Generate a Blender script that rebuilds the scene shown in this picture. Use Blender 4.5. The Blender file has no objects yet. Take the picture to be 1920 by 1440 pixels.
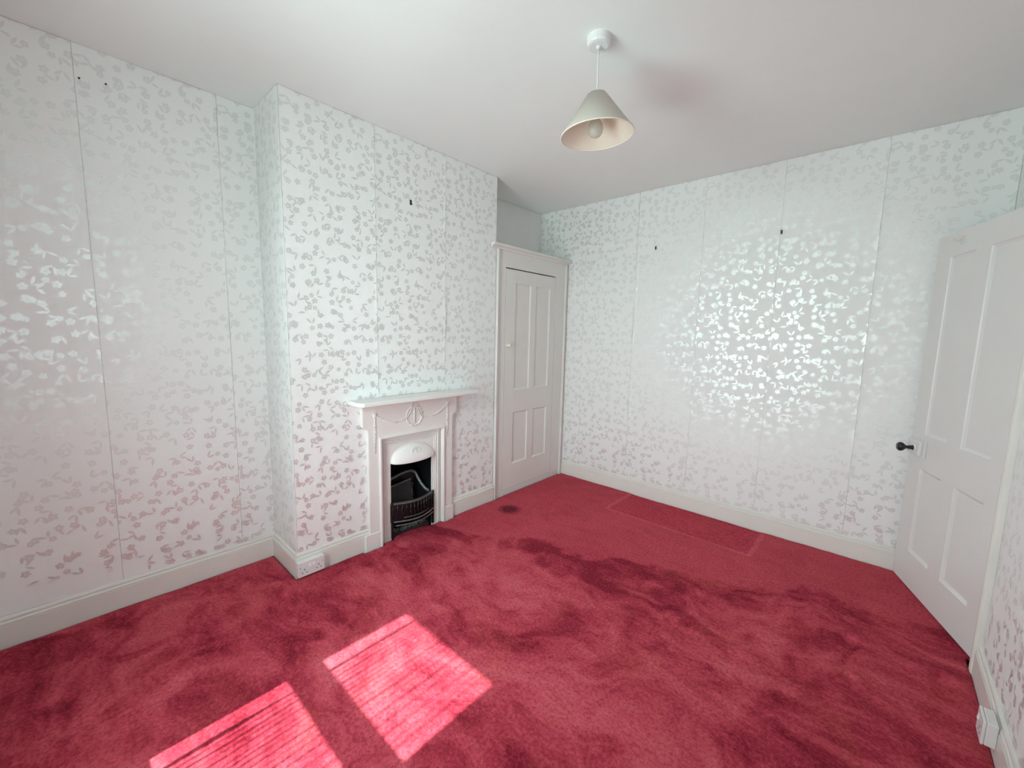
import bpy, bmesh, math, random
from math import sin, cos, pi, radians, sqrt, atan2, hypot
from mathutils import Vector, Matrix, noise
random.seed(7)
S = bpy.context.scene
COL = S.collection

# ------------------------------------------------------------------ room dimensions (metres)
H = 2.6            # ceiling
D = 0.358          # chimney breast depth
Y1, Y2 = 1.148, 2.712   # chimney breast along the left wall
L = 3.710          # back wall
W = 3.146          # right wall
SKH = 0.1315       # skirting height
SKT = 0.02
FL = -0.032        # bare floor under the carpet

# ------------------------------------------------------------------ camera
cam = bpy.data.cameras.new('camera')
cam.sensor_fit = 'HORIZONTAL'; cam.sensor_width = 36.0
cam.lens = 771.08 / 1920 * 36.0
cam.clip_start = 0.02
co = bpy.data.objects.new('camera', cam); COL.objects.link(co)
yaw, pitch, roll = 0.7337, -0.1217, 0.0223
fwd = Vector((-sin(yaw) * cos(pitch), cos(yaw) * cos(pitch), sin(pitch)))
rgt = Vector((cos(yaw), sin(yaw), 0.0))
upv = rgt.cross(fwd)
r2 = rgt * cos(roll) + upv * sin(roll)
u2 = upv * cos(roll) - rgt * sin(roll)
m = Matrix((r2, u2, -fwd)).transposed().to_4x4()
m.translation = Vector((2.7181, 0.3162, 1.3964))
co.matrix_world = m
S.camera = co

# ------------------------------------------------------------------ colour management, world, sun
S.view_settings.view_transform = 'Standard'
S.view_settings.look = 'None'
S.view_settings.gamma = 1.0
S.view_settings.use_curve_mapping = False
S.view_settings.exposure = -0.04
S.cycles.max_bounces = 16
S.cycles.diffuse_bounces = 10
S.cycles.glossy_bounces = 6
S.cycles.transparent_max_bounces = 12
S.cycles.sample_clamp_indirect = 10.0
S.cycles.use_adaptive_sampling = True
S.cycles.adaptive_threshold = 0.025
S.cycles.use_denoising = True
S.cycles.denoising_prefilter = 'ACCURATE'
S.cycles.denoising_quality = 'HIGH'
S.cycles.caustics_reflective = False
S.cycles.caustics_refractive = False

SKY = (0.832, 0.975, 1.0)
SKY_STRENGTH = 38.0
SUN_STRENGTH = 38.0
wd = bpy.data.worlds.new('daylight'); S.world = wd; wd.use_nodes = True
wn, wl = wd.node_tree.nodes, wd.node_tree.links
bgn = wn['Background']
tc = wn.new('ShaderNodeTexCoord'); sx = wn.new('ShaderNodeSeparateXYZ')
wl.new(tc.outputs['Generated'], sx.inputs[0])
mr = wn.new('ShaderNodeMapRange'); mr.inputs[1].default_value = -0.08; mr.inputs[2].default_value = 0.08
wl.new(sx.outputs['Z'], mr.inputs[0])
mxw = wn.new('ShaderNodeMix'); mxw.data_type = 'RGBA'
wl.new(mr.outputs[0], mxw.inputs[0])
mxw.inputs[6].default_value = (0.64, 0.78, 0.77, 1)      # sunlit street and gardens below
mxw.inputs[7].default_value = (*SKY, 1)                  # bright hazy sky
wl.new(mxw.outputs[2], bgn.inputs['Color'])
bgn.inputs['Strength'].default_value = SKY_STRENGTH

SUN_TAN = 1.4
sun = bpy.data.lights.new('sun', 'SUN'); sun.energy = SUN_STRENGTH; sun.angle = radians(0.53)
sun.color = (0.98, 0.99, 0.95)
so = bpy.data.objects.new('sun', sun); COL.objects.link(so)
so.rotation_euler = Vector((0, 1, -SUN_TAN)).to_track_quat('-Z', 'Y').to_euler()
so.location = (1.4, -3, 5)
# window opening, filled with daylight from the sky
GY = -0.045
WX0, WX1, WZ0, WZ1 = 1.06, 1.70, 0.587, 2.15
pl = bpy.data.lights.new('window_portal', 'AREA'); pl.shape = 'RECTANGLE'
pl.size = WX1 - WX0; pl.size_y = WZ1 - WZ0
pl.cycles.is_portal = True
po = bpy.data.objects.new('window_portal', pl); COL.objects.link(po)
po.location = ((WX0 + WX1) / 2, -0.085, (WZ0 + WZ1) / 2)
po.rotation_euler = (-pi / 2 + pi, 0, 0)

# a second, smaller window in the right wall beside the camera
VY0, VY1, VZ0, VZ1 = -0.02 + 0.04, 0.66, 0.95, 2.10
p2 = bpy.data.lights.new('window_portal_side', 'AREA'); p2.shape = 'RECTANGLE'
p2.size = VZ1 - VZ0; p2.size_y = VY1 - VY0
p2.cycles.is_portal = True
po2 = bpy.data.objects.new('window_portal_side', p2); COL.objects.link(po2)
po2.location = (W + 0.085, (VY0 + VY1) / 2, (VZ0 + VZ1) / 2)
po2.rotation_euler = (0, pi / 2, 0)

# ------------------------------------------------------------------ material helpers
class NT:
    def __init__(s, name):
        s.m = bpy.data.materials.new(name); s.m.use_nodes = True
        s.t = s.m.node_tree; s.n = s.t.nodes; s.l = s.t.links
        s.bsdf = s.n['Principled BSDF']; s.out = s.n['Material Output']
    def node(s, typ, **kw):
        x = s.n.new(typ)
        for k, v in kw.items(): setattr(x, k, v)
        return x
    def put(s, v, sock):
        if hasattr(v, 'is_output') or isinstance(v, bpy.types.NodeSocket): s.l.new(v, sock)
        else: sock.default_value = v
    def math(s, op, a, b=None, c=None, clamp=False):
        x = s.node('ShaderNodeMath', operation=op); x.use_clamp = clamp
        s.put(a, x.inputs[0])
        if b is not None: s.put(b, x.inputs[1])
        if c is not None: s.put(c, x.inputs[2])
        return x.outputs[0]
    def vmath(s, op, a, b=None):
        x = s.node('ShaderNodeVectorMath', operation=op)
        s.put(a, x.inputs[0])
        if b is not None: s.put(b, x.inputs[1])
        return x.outputs['Value'] if op in ('LENGTH', 'DOT_PRODUCT') else x.outputs['Vector']
    def mix(s, f, a, b):
        x = s.node('ShaderNodeMix', data_type='RGBA')
        s.put(f, x.inputs[0]); s.put(a, x.inputs[6]); s.put(b, x.inputs[7])
        return x.outputs[2]
    def noise(s, vec, scale, detail=3, rough=0.5, dist=0.0, dim='3D'):
        x = s.node('ShaderNodeTexNoise', noise_dimensions=dim)
        if vec is not None: s.l.new(vec, x.inputs['Vector'])
        x.inputs['Scale'].default_value = scale; x.inputs['Detail'].default_value = detail
        x.inputs['Roughness'].default_value = rough; x.inputs['Distortion'].default_value = dist
        return x.outputs['Fac']
    def maprange(s, v, a, b, c=0.0, d=1.0, smooth=False):
        x = s.node('ShaderNodeMapRange')
        if smooth: x.interpolation_type = 'SMOOTHSTEP'
        s.put(v, x.inputs[0])
        for i, q in enumerate((a, b, c, d)): s.put(q, x.inputs[i + 1])
        return x.outputs[0]
    def mapping(s, vec, scale=(1, 1, 1), rot=(0, 0, 0), loc=(0, 0, 0)):
        x = s.node('ShaderNodeMapping'); s.l.new(vec, x.inputs[0])
        x.inputs['Location'].default_value = loc; x.inputs['Rotation'].default_value = rot; x.inputs['Scale'].default_value = scale
        return x.outputs[0]
    def bump(s, h, strength=0.2, dist=0.002, bsdf=None):
        x = s.node('ShaderNodeBump'); x.inputs['Strength'].default_value = strength; x.inputs['Distance'].default_value = dist
        s.l.new(h, x.inputs['Height'])
        s.l.new(x.outputs[0], (bsdf or s.bsdf).inputs['Normal'])
        return x.outputs[0]
    def objco(s):
        return s.node('ShaderNodeTexCoord').outputs['Object']
    def pos(s):
        return s.node('ShaderNodeNewGeometry').outputs['Position']

def rgba(c): return (c[0], c[1], c[2], 1.0)

def paint(name, col, rough=0.45, vary=0.05, bump=0.08, scale=9.0, spec=0.4, dirt=0.0):
    t = NT(name)
    p = t.pos()
    n1 = t.noise(p, scale, 4, 0.55)
    n2 = t.noise(p, scale * 22, 2)
    c = t.mix(n1, rgba([x * (1 - vary) for x in col]), rgba([min(1, x * (1 + vary)) for x in col]))
    if dirt:
        g = t.maprange(t.noise(p, 38, 5, 0.7), 0.64, 0.76, 0, dirt)
        c = t.mix(g, c, rgba((0.30, 0.26, 0.21)))
    t.l.new(c, t.bsdf.inputs['Base Color'])
    t.bsdf.inputs['Roughness'].default_value = rough
    t.bsdf.inputs['Specular IOR Level'].default_value = spec
    t.bump(t.math('ADD', t.math('MULTIPLY', n1, 3.0), n2), bump, 0.002)
    return t.m

def plain(name, col, rough=0.5, metal=0.0, bump=0.0, scale=60, vary=0.1):
    t = NT(name)
    n = t.noise(t.pos(), scale, 4)
    t.l.new(t.mix(n, rgba([x * (1 - vary) for x in col]), rgba([min(1, x * (1 + vary)) for x in col])), t.bsdf.inputs['Base Color'])
    t.bsdf.inputs['Roughness'].default_value = rough; t.bsdf.inputs['Metallic'].default_value = metal
    if bump: t.bump(n, bump, 0.003)
    return t.m

def wallpaper_mat():
    """white paper printed with a metallic silver sprig pattern: five-petal flowers and pairs of leaves."""
    t = NT('silver_sprig_wallpaper')
    uvn = t.node('ShaderNodeUVMap'); uvn.uv_map = 'UVMap'
    uv0 = uvn.outputs[0]
    wob = t.node('ShaderNodeTexNoise'); t.l.new(uv0, wob.inputs['Vector']); wob.inputs['Scale'].default_value = 22
    off = t.vmath('SCALE', t.vmath('SUBTRACT', wob.outputs['Color'], (0.5, 0.5, 0.5))); off.node.inputs['Scale'].default_value = 0.003
    uv = t.vmath('ADD', uv0, off)
    def cell(scale, loc, rnd=0.75):
        p = t.vmath('ADD', uv, loc)
        v = t.node('ShaderNodeTexVoronoi', voronoi_dimensions='2D', feature='F1')
        t.l.new(p, v.inputs['Vector']); v.inputs['Scale'].default_value = scale; v.inputs['Randomness'].default_value = rnd
        d = t.vmath('SUBTRACT', p, v.outputs['Position'])
        s3 = t.node('ShaderNodeSeparateXYZ'); t.l.new(d, s3.inputs[0])
        c3 = t.node('ShaderNodeSeparateColor'); t.l.new(v.outputs['Color'], c3.inputs[0])
        return s3.outputs[0], s3.outputs[1], c3.outputs[0], c3.outputs[1], c3.outputs[2]
    def flower(x, y, ra, R, dx=0.0, dy=0.0):
        x = t.math('SUBTRACT', x, dx); y = t.math('SUBTRACT', y, dy)
        r = t.math('SQRT', t.math('ADD', t.math('MULTIPLY', x, x), t.math('MULTIPLY', y, y)))
        a = t.math('ADD', t.math('ARCTAN2', y, x), t.math('MULTIPLY', ra, 6.283))
        pet = t.math('ABSOLUTE', t.math('COSINE', t.math('MULTIPLY', a, 2.5)))
        lim = t.math('MULTIPLY', t.math('ADD', 0.70, t.math('MULTIPLY', pet, 0.42)), R)
        inn = t.math('LESS_THAN', r, lim)
        ring = t.math('GREATER_THAN', t.math('ABSOLUTE', t.math('SUBTRACT', r, R * 0.26)), R * 0.055)
        return t.math('MULTIPLY', inn, ring)
    def leaf(x, y, ang, l, w, base):
        # ang is a socket (radians); the leaf leaves the point 'base' along ang
        ca, sa = t.math('COSINE', ang), t.math('SINE', ang)
        u = t.math('ADD', t.math('MULTIPLY', x, ca), t.math('MULTIPLY', y, sa))
        v = t.math('SUBTRACT', t.math('MULTIPLY', y, ca), t.math('MULTIPLY', x, sa))
        q = t.math('DIVIDE', t.math('SUBTRACT', u, l + base), l)
        half = t.math('MULTIPLY', t.math('SUBTRACT', 1.0, t.math('MULTIPLY', q, q)), w)
        return t.math('LESS_THAN', t.math('ABSOLUTE', v), half)
    def sprig(x, y, ra, spread, l=0.0210, w=0.0058):
        a = t.math('MULTIPLY', ra, 6.283)
        # shift so the pair is centred on the cell point
        x2 = t.math('ADD', x, t.math('MULTIPLY', t.math('COSINE', a), 0.016))
        y2 = t.math('ADD', y, t.math('MULTIPLY', t.math('SINE', a), 0.016))
        m1 = leaf(x2, y2, t.math('ADD', a, spread), l, w, 0.002)
        m2 = leaf(x2, y2, t.math('SUBTRACT', a, spread), l * 0.82, w, 0.002)
        return t.math('MAXIMUM', m1, m2)
    ms = []
    x, y, c1, c2, c3 = cell(13.5, (0.013, 0.021, 0))
    ms.append(t.math('MULTIPLY', flower(x, y, c1, 0.0150), t.math('GREATER_THAN', c2, 0.10)))
    x, y, c1, c2, c3 = cell(11.0, (0.337, 0.171, 0))
    ms.append(t.math('MULTIPLY', flower(x, y, c1, 0.0125), t.math('GREATER_THAN', c2, 0.35)))
    x, y, c1, c2, c3 = cell(11.0, (0.711, 0.503, 0), 0.6)
    ms.append(sprig(x, y, c1, t.math('ADD', 0.38, t.math('MULTIPLY', c2, 0.35))))
    x, y, c1, c2, c3 = cell(9.5, (0.153, 0.877, 0), 0.6)
    ms.append(t.math('MULTIPLY', sprig(x, y, c1, t.math('ADD', 0.42, t.math('MULTIPLY', c2, 0.4)), 0.0200, 0.0054), t.math('GREATER_THAN', c3, 0.2)))
    mk = ms[0]
    for q in ms[1:]: mk = t.math('MAXIMUM', mk, q)
    p = t.pos()
    # a scuffed, rubbed-off band low on the left wall near the window
    ps = t.node('ShaderNodeSeparateXYZ'); t.l.new(p, ps.inputs[0])
    lim = t.math('ADD', 0.20, t.math('ADD', t.math('MULTIPLY', t.math('SUBTRACT', 0.42, ps.outputs[1]), 0.16), t.math('MULTIPLY', t.math('SUBTRACT', t.noise(p, 9, 4), 0.5), 0.08)))
    scuff = t.math('MULTIPLY', t.maprange(t.math('SUBTRACT', lim, ps.outputs[2]), -0.004, 0.012), t.math('MULTIPLY', t.math('LESS_THAN', ps.outputs[0], 0.02), t.math('LESS_THAN', ps.outputs[1], 0.55)))
    mk = t.math('MULTIPLY', t.math('MULTIPLY', mk, 0.88), t.math('SUBTRACT', 1.0, scuff))
    t.bsdf.inputs['Roughness'].default_value = 0.8
    t.bsdf.inputs['Specular IOR Level'].default_value = 0.2
    n = t.noise(p, 2.2, 4)
    t.l.new(t.mix(n, (0.835, 0.858, 0.85, 1), (0.865, 0.888, 0.88, 1)), t.bsdf.inputs['Base Color'])
    bn = t.bump(t.noise(p, 130, 3), 0.06, 0.001)
    met = t.node('ShaderNodeBsdfPrincipled')
    met.inputs['Base Color'].default_value = (0.745, 0.77, 0.755, 1)
    met.inputs['Metallic'].default_value = 0.64
    met.inputs['Roughness'].default_value = 0.46
    mx = t.node('ShaderNodeMixShader')
    t.l.new(mk, mx.inputs[0]); t.l.new(t.bsdf.outputs[0], mx.inputs[1]); t.l.new(met.outputs[0], mx.inputs[2])
    t.l.new(mx.outputs[0], t.out.inputs['Surface'])
    return t.m

def carpet_mat():
    t = NT('worn_red_carpet_pile')
    p = t.pos()
    sp = t.node('ShaderNodeSeparateXYZ'); t.l.new(p, sp.inputs[0])
    X, Y = sp.outputs[0], sp.outputs[1]
    warp = t.noise(p, 2.2, 4, 0.55)
    wv = t.node('ShaderNodeTexNoise'); t.l.new(p, wv.inputs['Vector']); wv.inputs['Scale'].default_value = 1.3; wv.inputs['Detail'].default_value = 3
    woff = t.vmath('SCALE', t.vmath('SUBTRACT', wv.outputs['Color'], (0.5, 0.5, 0.5))); woff.node.inputs['Scale'].default_value = 0.55
    pw = t.vmath('ADD', p, woff)
    big = t.noise(pw, 1.5, 6, 0.62, 0.6)
    med = t.noise(pw, 5.5, 6, 0.65, 0.8)
    stroke = t.noise(t.mapping(pw, (1.0, 4.2, 1), (0, 0, radians(-32))), 2.4, 5, 0.62, 0.3)
    nap = t.math('ADD', t.math('MULTIPLY', big, 0.40), t.math('ADD', t.math('MULTIPLY', stroke, 0.26), t.math('MULTIPLY', med, 0.34)))
    nap = t.maprange(nap, 0.405, 0.585)
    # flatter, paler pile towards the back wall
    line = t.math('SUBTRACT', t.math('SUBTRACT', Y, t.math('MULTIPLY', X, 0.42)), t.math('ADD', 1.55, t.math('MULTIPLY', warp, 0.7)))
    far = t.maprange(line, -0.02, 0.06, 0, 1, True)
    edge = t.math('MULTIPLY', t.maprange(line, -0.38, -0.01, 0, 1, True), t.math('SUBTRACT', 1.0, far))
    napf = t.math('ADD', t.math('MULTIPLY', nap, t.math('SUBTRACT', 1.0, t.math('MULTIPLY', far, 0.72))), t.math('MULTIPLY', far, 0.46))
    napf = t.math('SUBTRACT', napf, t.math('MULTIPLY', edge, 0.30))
    # the mark of a rectangular piece of furniture by the back wall
    wx = t.math('ADD', X, t.math('MULTIPLY', t.math('SUBTRACT', t.noise(p, 14, 3), 0.5), 0.03))
    wy = t.math('ADD', Y, t.math('MULTIPLY', t.math('SUBTRACT', t.noise(p, 12, 3), 0.5), 0.03))
    bx = t.math('SUBTRACT', t.math('ABSOLUTE', t.math('SUBTRACT', wx, 1.675)), 0.505)
    by = t.math('SUBTRACT', 3.250, wy)
    sd = t.math('MAXIMUM', bx, by)
    inside = t.maprange(sd, 0.004, -0.004)
    rim = t.maprange(t.math('ABSOLUTE', t.math('SUBTRACT', sd, 0.012)), 0.022, 0.006)
    napf = t.math('ADD', t.math('SUBTRACT', napf, t.math('MULTIPLY', inside, 0.10)), t.math('MULTIPLY', rim, 0.34))
    # pale trodden streak and darker stain by the cupboard
    def spot(cx, cy, r0, r1, sxx=1.0):
        dx = t.math('MULTIPLY', t.math('SUBTRACT', X, cx), sxx); dy = t.math('SUBTRACT', Y, cy)
        d = t.math('SQRT', t.math('ADD', t.math('MULTIPLY', dx, dx), t.math('MULTIPLY', dy, dy)))
        d = t.math('ADD', d, t.math('MULTIPLY', t.math('SUBTRACT', t.noise(p, 42, 4, 0.7), 0.5), 0.11))
        return t.maprange(d, r1, r0)
    dark = spot(0.612, 2.655, 0.045, 0.105)
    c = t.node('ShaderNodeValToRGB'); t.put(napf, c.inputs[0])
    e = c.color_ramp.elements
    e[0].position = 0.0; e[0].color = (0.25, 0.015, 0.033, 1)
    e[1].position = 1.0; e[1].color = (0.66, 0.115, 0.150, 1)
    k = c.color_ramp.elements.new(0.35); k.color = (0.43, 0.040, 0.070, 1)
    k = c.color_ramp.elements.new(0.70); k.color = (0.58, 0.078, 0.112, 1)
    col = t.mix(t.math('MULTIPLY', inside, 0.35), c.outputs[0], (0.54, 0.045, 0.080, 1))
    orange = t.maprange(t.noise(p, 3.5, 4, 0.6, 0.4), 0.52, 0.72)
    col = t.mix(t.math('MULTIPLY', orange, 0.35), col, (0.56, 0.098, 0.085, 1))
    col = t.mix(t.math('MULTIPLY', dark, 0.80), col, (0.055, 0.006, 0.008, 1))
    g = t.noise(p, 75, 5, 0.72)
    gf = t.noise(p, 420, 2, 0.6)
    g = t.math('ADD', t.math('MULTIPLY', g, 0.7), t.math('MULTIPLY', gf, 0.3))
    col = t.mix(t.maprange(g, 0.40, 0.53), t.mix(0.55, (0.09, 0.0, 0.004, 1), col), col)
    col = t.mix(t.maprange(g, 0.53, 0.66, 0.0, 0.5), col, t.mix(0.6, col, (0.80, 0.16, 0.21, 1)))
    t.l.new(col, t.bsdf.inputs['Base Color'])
    t.bsdf.inputs['Roughness'].default_value = 0.95
    t.bsdf.inputs['Specular IOR Level'].default_value = 0.1
    t.bsdf.inputs['Sheen Weight'].default_value = 0.02
    t.bsdf.inputs['Sheen Tint'].default_value = (1, 0.6, 0.65, 1)
    t.bump(t.math('ADD', g, t.math('MULTIPLY', t.noise(p, 55, 4), 0.8)), 0.7, 0.008)
    return t.m

M = {}
M['paper'] = wallpaper_mat()
M['carpet'] = carpet_mat()
M['plaster'] = paint('aged_plaster', (0.55, 0.54, 0.52), 0.8, 0.15, 0.2)
M['recess'] = paint('recess_lining_paper', (0.80, 0.81, 0.795), 0.75, 0.05, 0.1)
M['ceiling'] = paint('ceiling_paint', (0.865, 0.895, 0.89), 0.8, 0.02, 0.06, 5)
M['gloss'] = paint('skirting_gloss', (0.77, 0.76, 0.72), 0.38, 0.04, 0.05, 7, 0.45, 0.25)
M['door'] = paint('door_gloss', (0.74, 0.74, 0.725), 0.36, 0.03, 0.05, 6, 0.45, 0.12)
M['cupboard'] = paint('cupboard_gloss', (0.76, 0.75, 0.725), 0.42, 0.03, 0.05, 6, 0.4)
M['fire'] = paint('fireplace_paint', (0.80, 0.785, 0.765), 0.42, 0.03, 0.08, 12, 0.4, 0.10)
M['hood'] = paint('hood_paint', (0.86, 0.86, 0.845), 0.35, 0.02, 0.05, 12, 0.5)
M['iron'] = plain('black_grate_iron', (0.007, 0.007, 0.008), 0.33, 0.0, 0.25, 90)
M['iron_worn'] = plain('rubbed_iron', (0.17, 0.17, 0.175), 0.40, 0.5, 0.2, 70, 0.4)
M['soot'] = plain('sooty_firebrick', (0.035, 0.033, 0.032), 0.8, 0, 0.6, 70, 0.5)
M['ash'] = plain('cinders', (0.20, 0.19, 0.18), 0.9, 0, 0.3, 120, 0.6)
M['plastic'] = plain('white_plastic', (0.78, 0.79, 0.79), 0.32, 0, 0, 20, 0.02)
M['switch'] = plain('switch_plastic', (0.90, 0.90, 0.90), 0.3, 0, 0, 20, 0.02)
M['hole'] = plain('dark_pin_hole', (0.03, 0.03, 0.03), 0.8)
M['knob_cream'] = plain('cream_ceramic', (0.85, 0.80, 0.66), 0.2, 0, 0, 30, 0.03)
M['bakelite'] = plain('black_bakelite', (0.012, 0.013, 0.013), 0.28, 0, 0, 30, 0.1)
M['steel'] = plain('dull_steel', (0.25, 0.24, 0.23), 0.4, 0.7, 0, 30, 0.2)
M['nail'] = plain('dark_nail', (0.03, 0.028, 0.027), 0.5, 0.4)
M['hinge'] = plain('painted_hinge', (0.70, 0.69, 0.66), 0.45)
M['slab'] = plain('floorboards', (0.10, 0.07, 0.05), 0.7, 0, 0.3, 14, 0.4)
M['cord'] = plain('cord_white', (0.72, 0.72, 0.71), 0.4)

def shade_mat():
    t = NT('cream_fabric_shade')
    p = t.objco()
    w1 = t.noise(t.mapping(p, (1, 1, 6)), 130, 2); w2 = t.noise(t.mapping(p, (6, 6, 1)), 90, 2)
    f = t.math('MULTIPLY', t.math('ADD', w1, w2), 0.5)
    gi = t.node('ShaderNodeNewGeometry')
    out_c = t.mix(f, (0.66, 0.63, 0.56, 1), (0.74, 0.71, 0.65, 1))
    t.l.new(out_c, t.bsdf.inputs['Base Color'])
    t.bsdf.inputs['Roughness'].default_value = 0.85
    t.bump(f, 0.25, 0.001)
    tr = t.node('ShaderNodeBsdfTranslucent'); tr.inputs[0].default_value = (0.75, 0.66, 0.50, 1)
    mx = t.node('ShaderNodeMixShader'); mx.inputs[0].default_value = 0.18
    t.l.new(t.bsdf.outputs[0], mx.inputs[1]); t.l.new(tr.outputs[0], mx.inputs[2])
    t.l.new(mx.outputs[0], t.out.inputs['Surface'])
    return t.m
M['shade'] = shade_mat()
M['shade_in'] = plain('shade_lining', (0.84, 0.77, 0.66), 0.7, 0, 0, 40, 0.03)

def glass_mat(name, tint, gloss):
    t = NT(name)
    tr = t.node('ShaderNodeBsdfTransparent'); tr.inputs[0].default_value = tint
    gl = t.node('ShaderNodeBsdfGlossy'); gl.inputs['Roughness'].default_value = 0.03
    lw = t.node('ShaderNodeLayerWeight'); lw.inputs[0].default_value = 0.35
    mx = t.node('ShaderNodeMixShader')
    t.l.new(t.math('MULTIPLY', lw.outputs['Fresnel'], gloss, clamp=True), mx.inputs[0])
    t.l.new(tr.outputs[0], mx.inputs[1]); t.l.new(gl.outputs[0], mx.inputs[2])
    t.l.new(mx.outputs[0], t.out.inputs['Surface'])
    return t.m
M['pane'] = glass_mat('window_glass', (0.95, 0.97, 0.96, 1), 0.6)
def bulb_mat():
    t = NT('pearl_bulb_glass')
    tr = t.node('ShaderNodeBsdfTransparent'); tr.inputs[0].default_value = (0.9, 0.88, 0.84, 1)
    t.bsdf.inputs['Base Color'].default_value = (0.62, 0.60, 0.57, 1); t.bsdf.inputs['Roughness'].default_value = 0.06
    mx = t.node('ShaderNodeMixShader'); mx.inputs[0].default_value = 0.55
    t.l.new(tr.outputs[0], mx.inputs[1]); t.l.new(t.bsdf.outputs[0], mx.inputs[2]); t.l.new(mx.outputs[0], t.out.inputs['Surface'])
    return t.m
M['bulb'] = bulb_mat()
M['pane_dim'] = glass_mat('window_glass_dimmed', (0.42, 0.42, 0.42, 1), 0.4)  # grey tint added only to weaken the daylight from the side window
M['net'] = plain('white_net_yarn', (0.8, 0.8, 0.78), 0.8)

# ------------------------------------------------------------------ mesh helpers
class MB:
    def __init__(s): s.bm = bmesh.new()
    def box(s, x0, x1, y0, y1, z0, z1):
        v = [s.bm.verts.new(c) for c in ((x0, y0, z0), (x1, y0, z0), (x1, y1, z0), (x0, y1, z0), (x0, y0, z1), (x1, y0, z1), (x1, y1, z1), (x0, y1, z1))]
        for f in ((3, 2, 1, 0), (4, 5, 6, 7), (0, 1, 5, 4), (1, 2, 6, 5), (2, 3, 7, 6), (3, 0, 4, 7)):
            s.bm.faces.new([v[i] for i in f])
        return s
    def prism(s, pts, a, b, axis='x'):
        """polygon pts (two coordinates) extruded from a to b along axis."""
        def mk(p, q):
            return (q, p[0], p[1]) if axis == 'x' else ((p[0], q, p[1]) if axis == 'y' else (p[0], p[1], q))
        A = [s.bm.verts.new(mk(p, a)) for p in pts]; B = [s.bm.verts.new(mk(p, b)) for p in pts]
        n = len(pts)
        fs = [s.bm.faces.new(A[::-1]), s.bm.faces.new(B)]
        for i in range(n): fs.append(s.bm.faces.new((A[i], A[(i + 1) % n], B[(i + 1) % n], B[i])))
        return s
    def tube(s, pts, r, seg=8, cap=True):
        pts = [Vector(p) for p in pts]; n = len(pts)
        rr = r if isinstance(r, (list, tuple)) else [r] * n
        t0 = (pts[1] - pts[0]).normalized()
        ref = Vector((0, 0, 1)) if abs(t0.z) < 0.9 else Vector((1, 0, 0))
        u = t0.cross(ref).normalized(); rings = []
        for i, p in enumerate(pts):
            tg = (pts[min(i + 1, n - 1)] - pts[max(i - 1, 0)]).normalized()
            u = (u - tg * u.dot(tg)).normalized(); v = tg.cross(u)
            rings.append([s.bm.verts.new(p + (u * cos(2 * pi * k / seg) + v * sin(2 * pi * k / seg)) * rr[i]) for k in range(seg)])
        for i in range(n - 1):
            for k in range(seg):
                s.bm.faces.new((rings[i][k], rings[i][(k + 1) % seg], rings[i + 1][(k + 1) % seg], rings[i + 1][k]))
        if cap:
            s.bm.faces.new(rings[0][::-1]); s.bm.faces.new(rings[-1])
        return s
    def lathe(s, prof, c=(0, 0, 0), axis=(0, 0, 1), seg=24, cap=True):
        """prof: list of (radius, height along axis)."""
        ax = Vector(axis).normalized(); ref = Vector((1, 0, 0)) if abs(ax.x) < 0.9 else Vector((0, 1, 0))
        u = ax.cross(ref).normalized(); v = ax.cross(u); c = Vector(c); rings = []
        for r, h in prof:
            r = max(r, 1e-5)
            rings.append([s.bm.verts.new(c + ax * h + (u * cos(2 * pi * k / seg) + v * sin(2 * pi * k / seg)) * r) for k in range(seg)])
        for i in range(len(prof) - 1):
            for k in range(seg):
                s.bm.faces.new((rings[i][k], rings[i][(k + 1) % seg], rings[i + 1][(k + 1) % seg], rings[i + 1][k]))
        if cap:
            s.bm.faces.new(rings[0][::-1]); s.bm.faces.new(rings[-1])
        return s
    def ball(s, c, r, sub=1, sc=(1, 1, 1)):
        mt = Matrix.Translation(Vector(c)) @ Matrix.Diagonal((*sc, 1))
        bmesh.ops.create_icosphere(s.bm, subdivisions=sub, radius=r, matrix=mt)
        return s
    def grid(s, fn, nu, nv, close=False):
        vs = [[s.bm.verts.new(fn(i / nu, j / nv)) for j in range(nv + 1)] for i in range(nu + 1)]
        for i in range(nu):
            for j in range(nv):
                s.bm.faces.new((vs[i][j], vs[i + 1][j], vs[i + 1][j + 1], vs[i][j + 1]))
        return s
    def build(s, name, mat, parent=None, bevel=0.0, smooth=False, solid=0.0, seg=2, normals=True):
        if normals: bmesh.ops.recalc_face_normals(s.bm, faces=s.bm.faces)
        me = bpy.data.meshes.new(name); s.bm.to_mesh(me); s.bm.free()
        o = bpy.data.objects.new(name, me); COL.objects.link(o)
        me.materials.append(mat)
        if smooth:
            for p in me.polygons: p.use_smooth = True
        if solid:
            q = o.modifiers.new('solid', 'SOLIDIFY'); q.thickness = solid; q.offset = 0
        if bevel:
            q = o.modifiers.new('bevel', 'BEVEL'); q.width = bevel; q.segments = seg; q.limit_method = 'ANGLE'; q.angle_limit = radians(35)
        if parent: o.parent = parent
        return o

def tag(o, label=None, cat=None, group=None, kind=None):
    if label: o['label'] = label
    if cat: o['category'] = cat
    if group: o['group'] = group
    if kind: o['kind'] = kind
    return o
def struct(o): o['kind'] = 'structure'; return o
def thing(name, label, cat, group=None, loc=(0, 0, 0)):
    o = bpy.data.objects.new(name, None); COL.objects.link(o)
    o.location = loc; o.empty_display_size = 0.1
    return tag(o, label, cat, group)
def anchor(t, loc):
    """put the thing's Empty at its base without moving its already world-placed parts."""
    t.location = loc
    for c in t.children: c.matrix_parent_inverse = Matrix.Translation(Vector(loc)).inverted()
    return t

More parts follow.
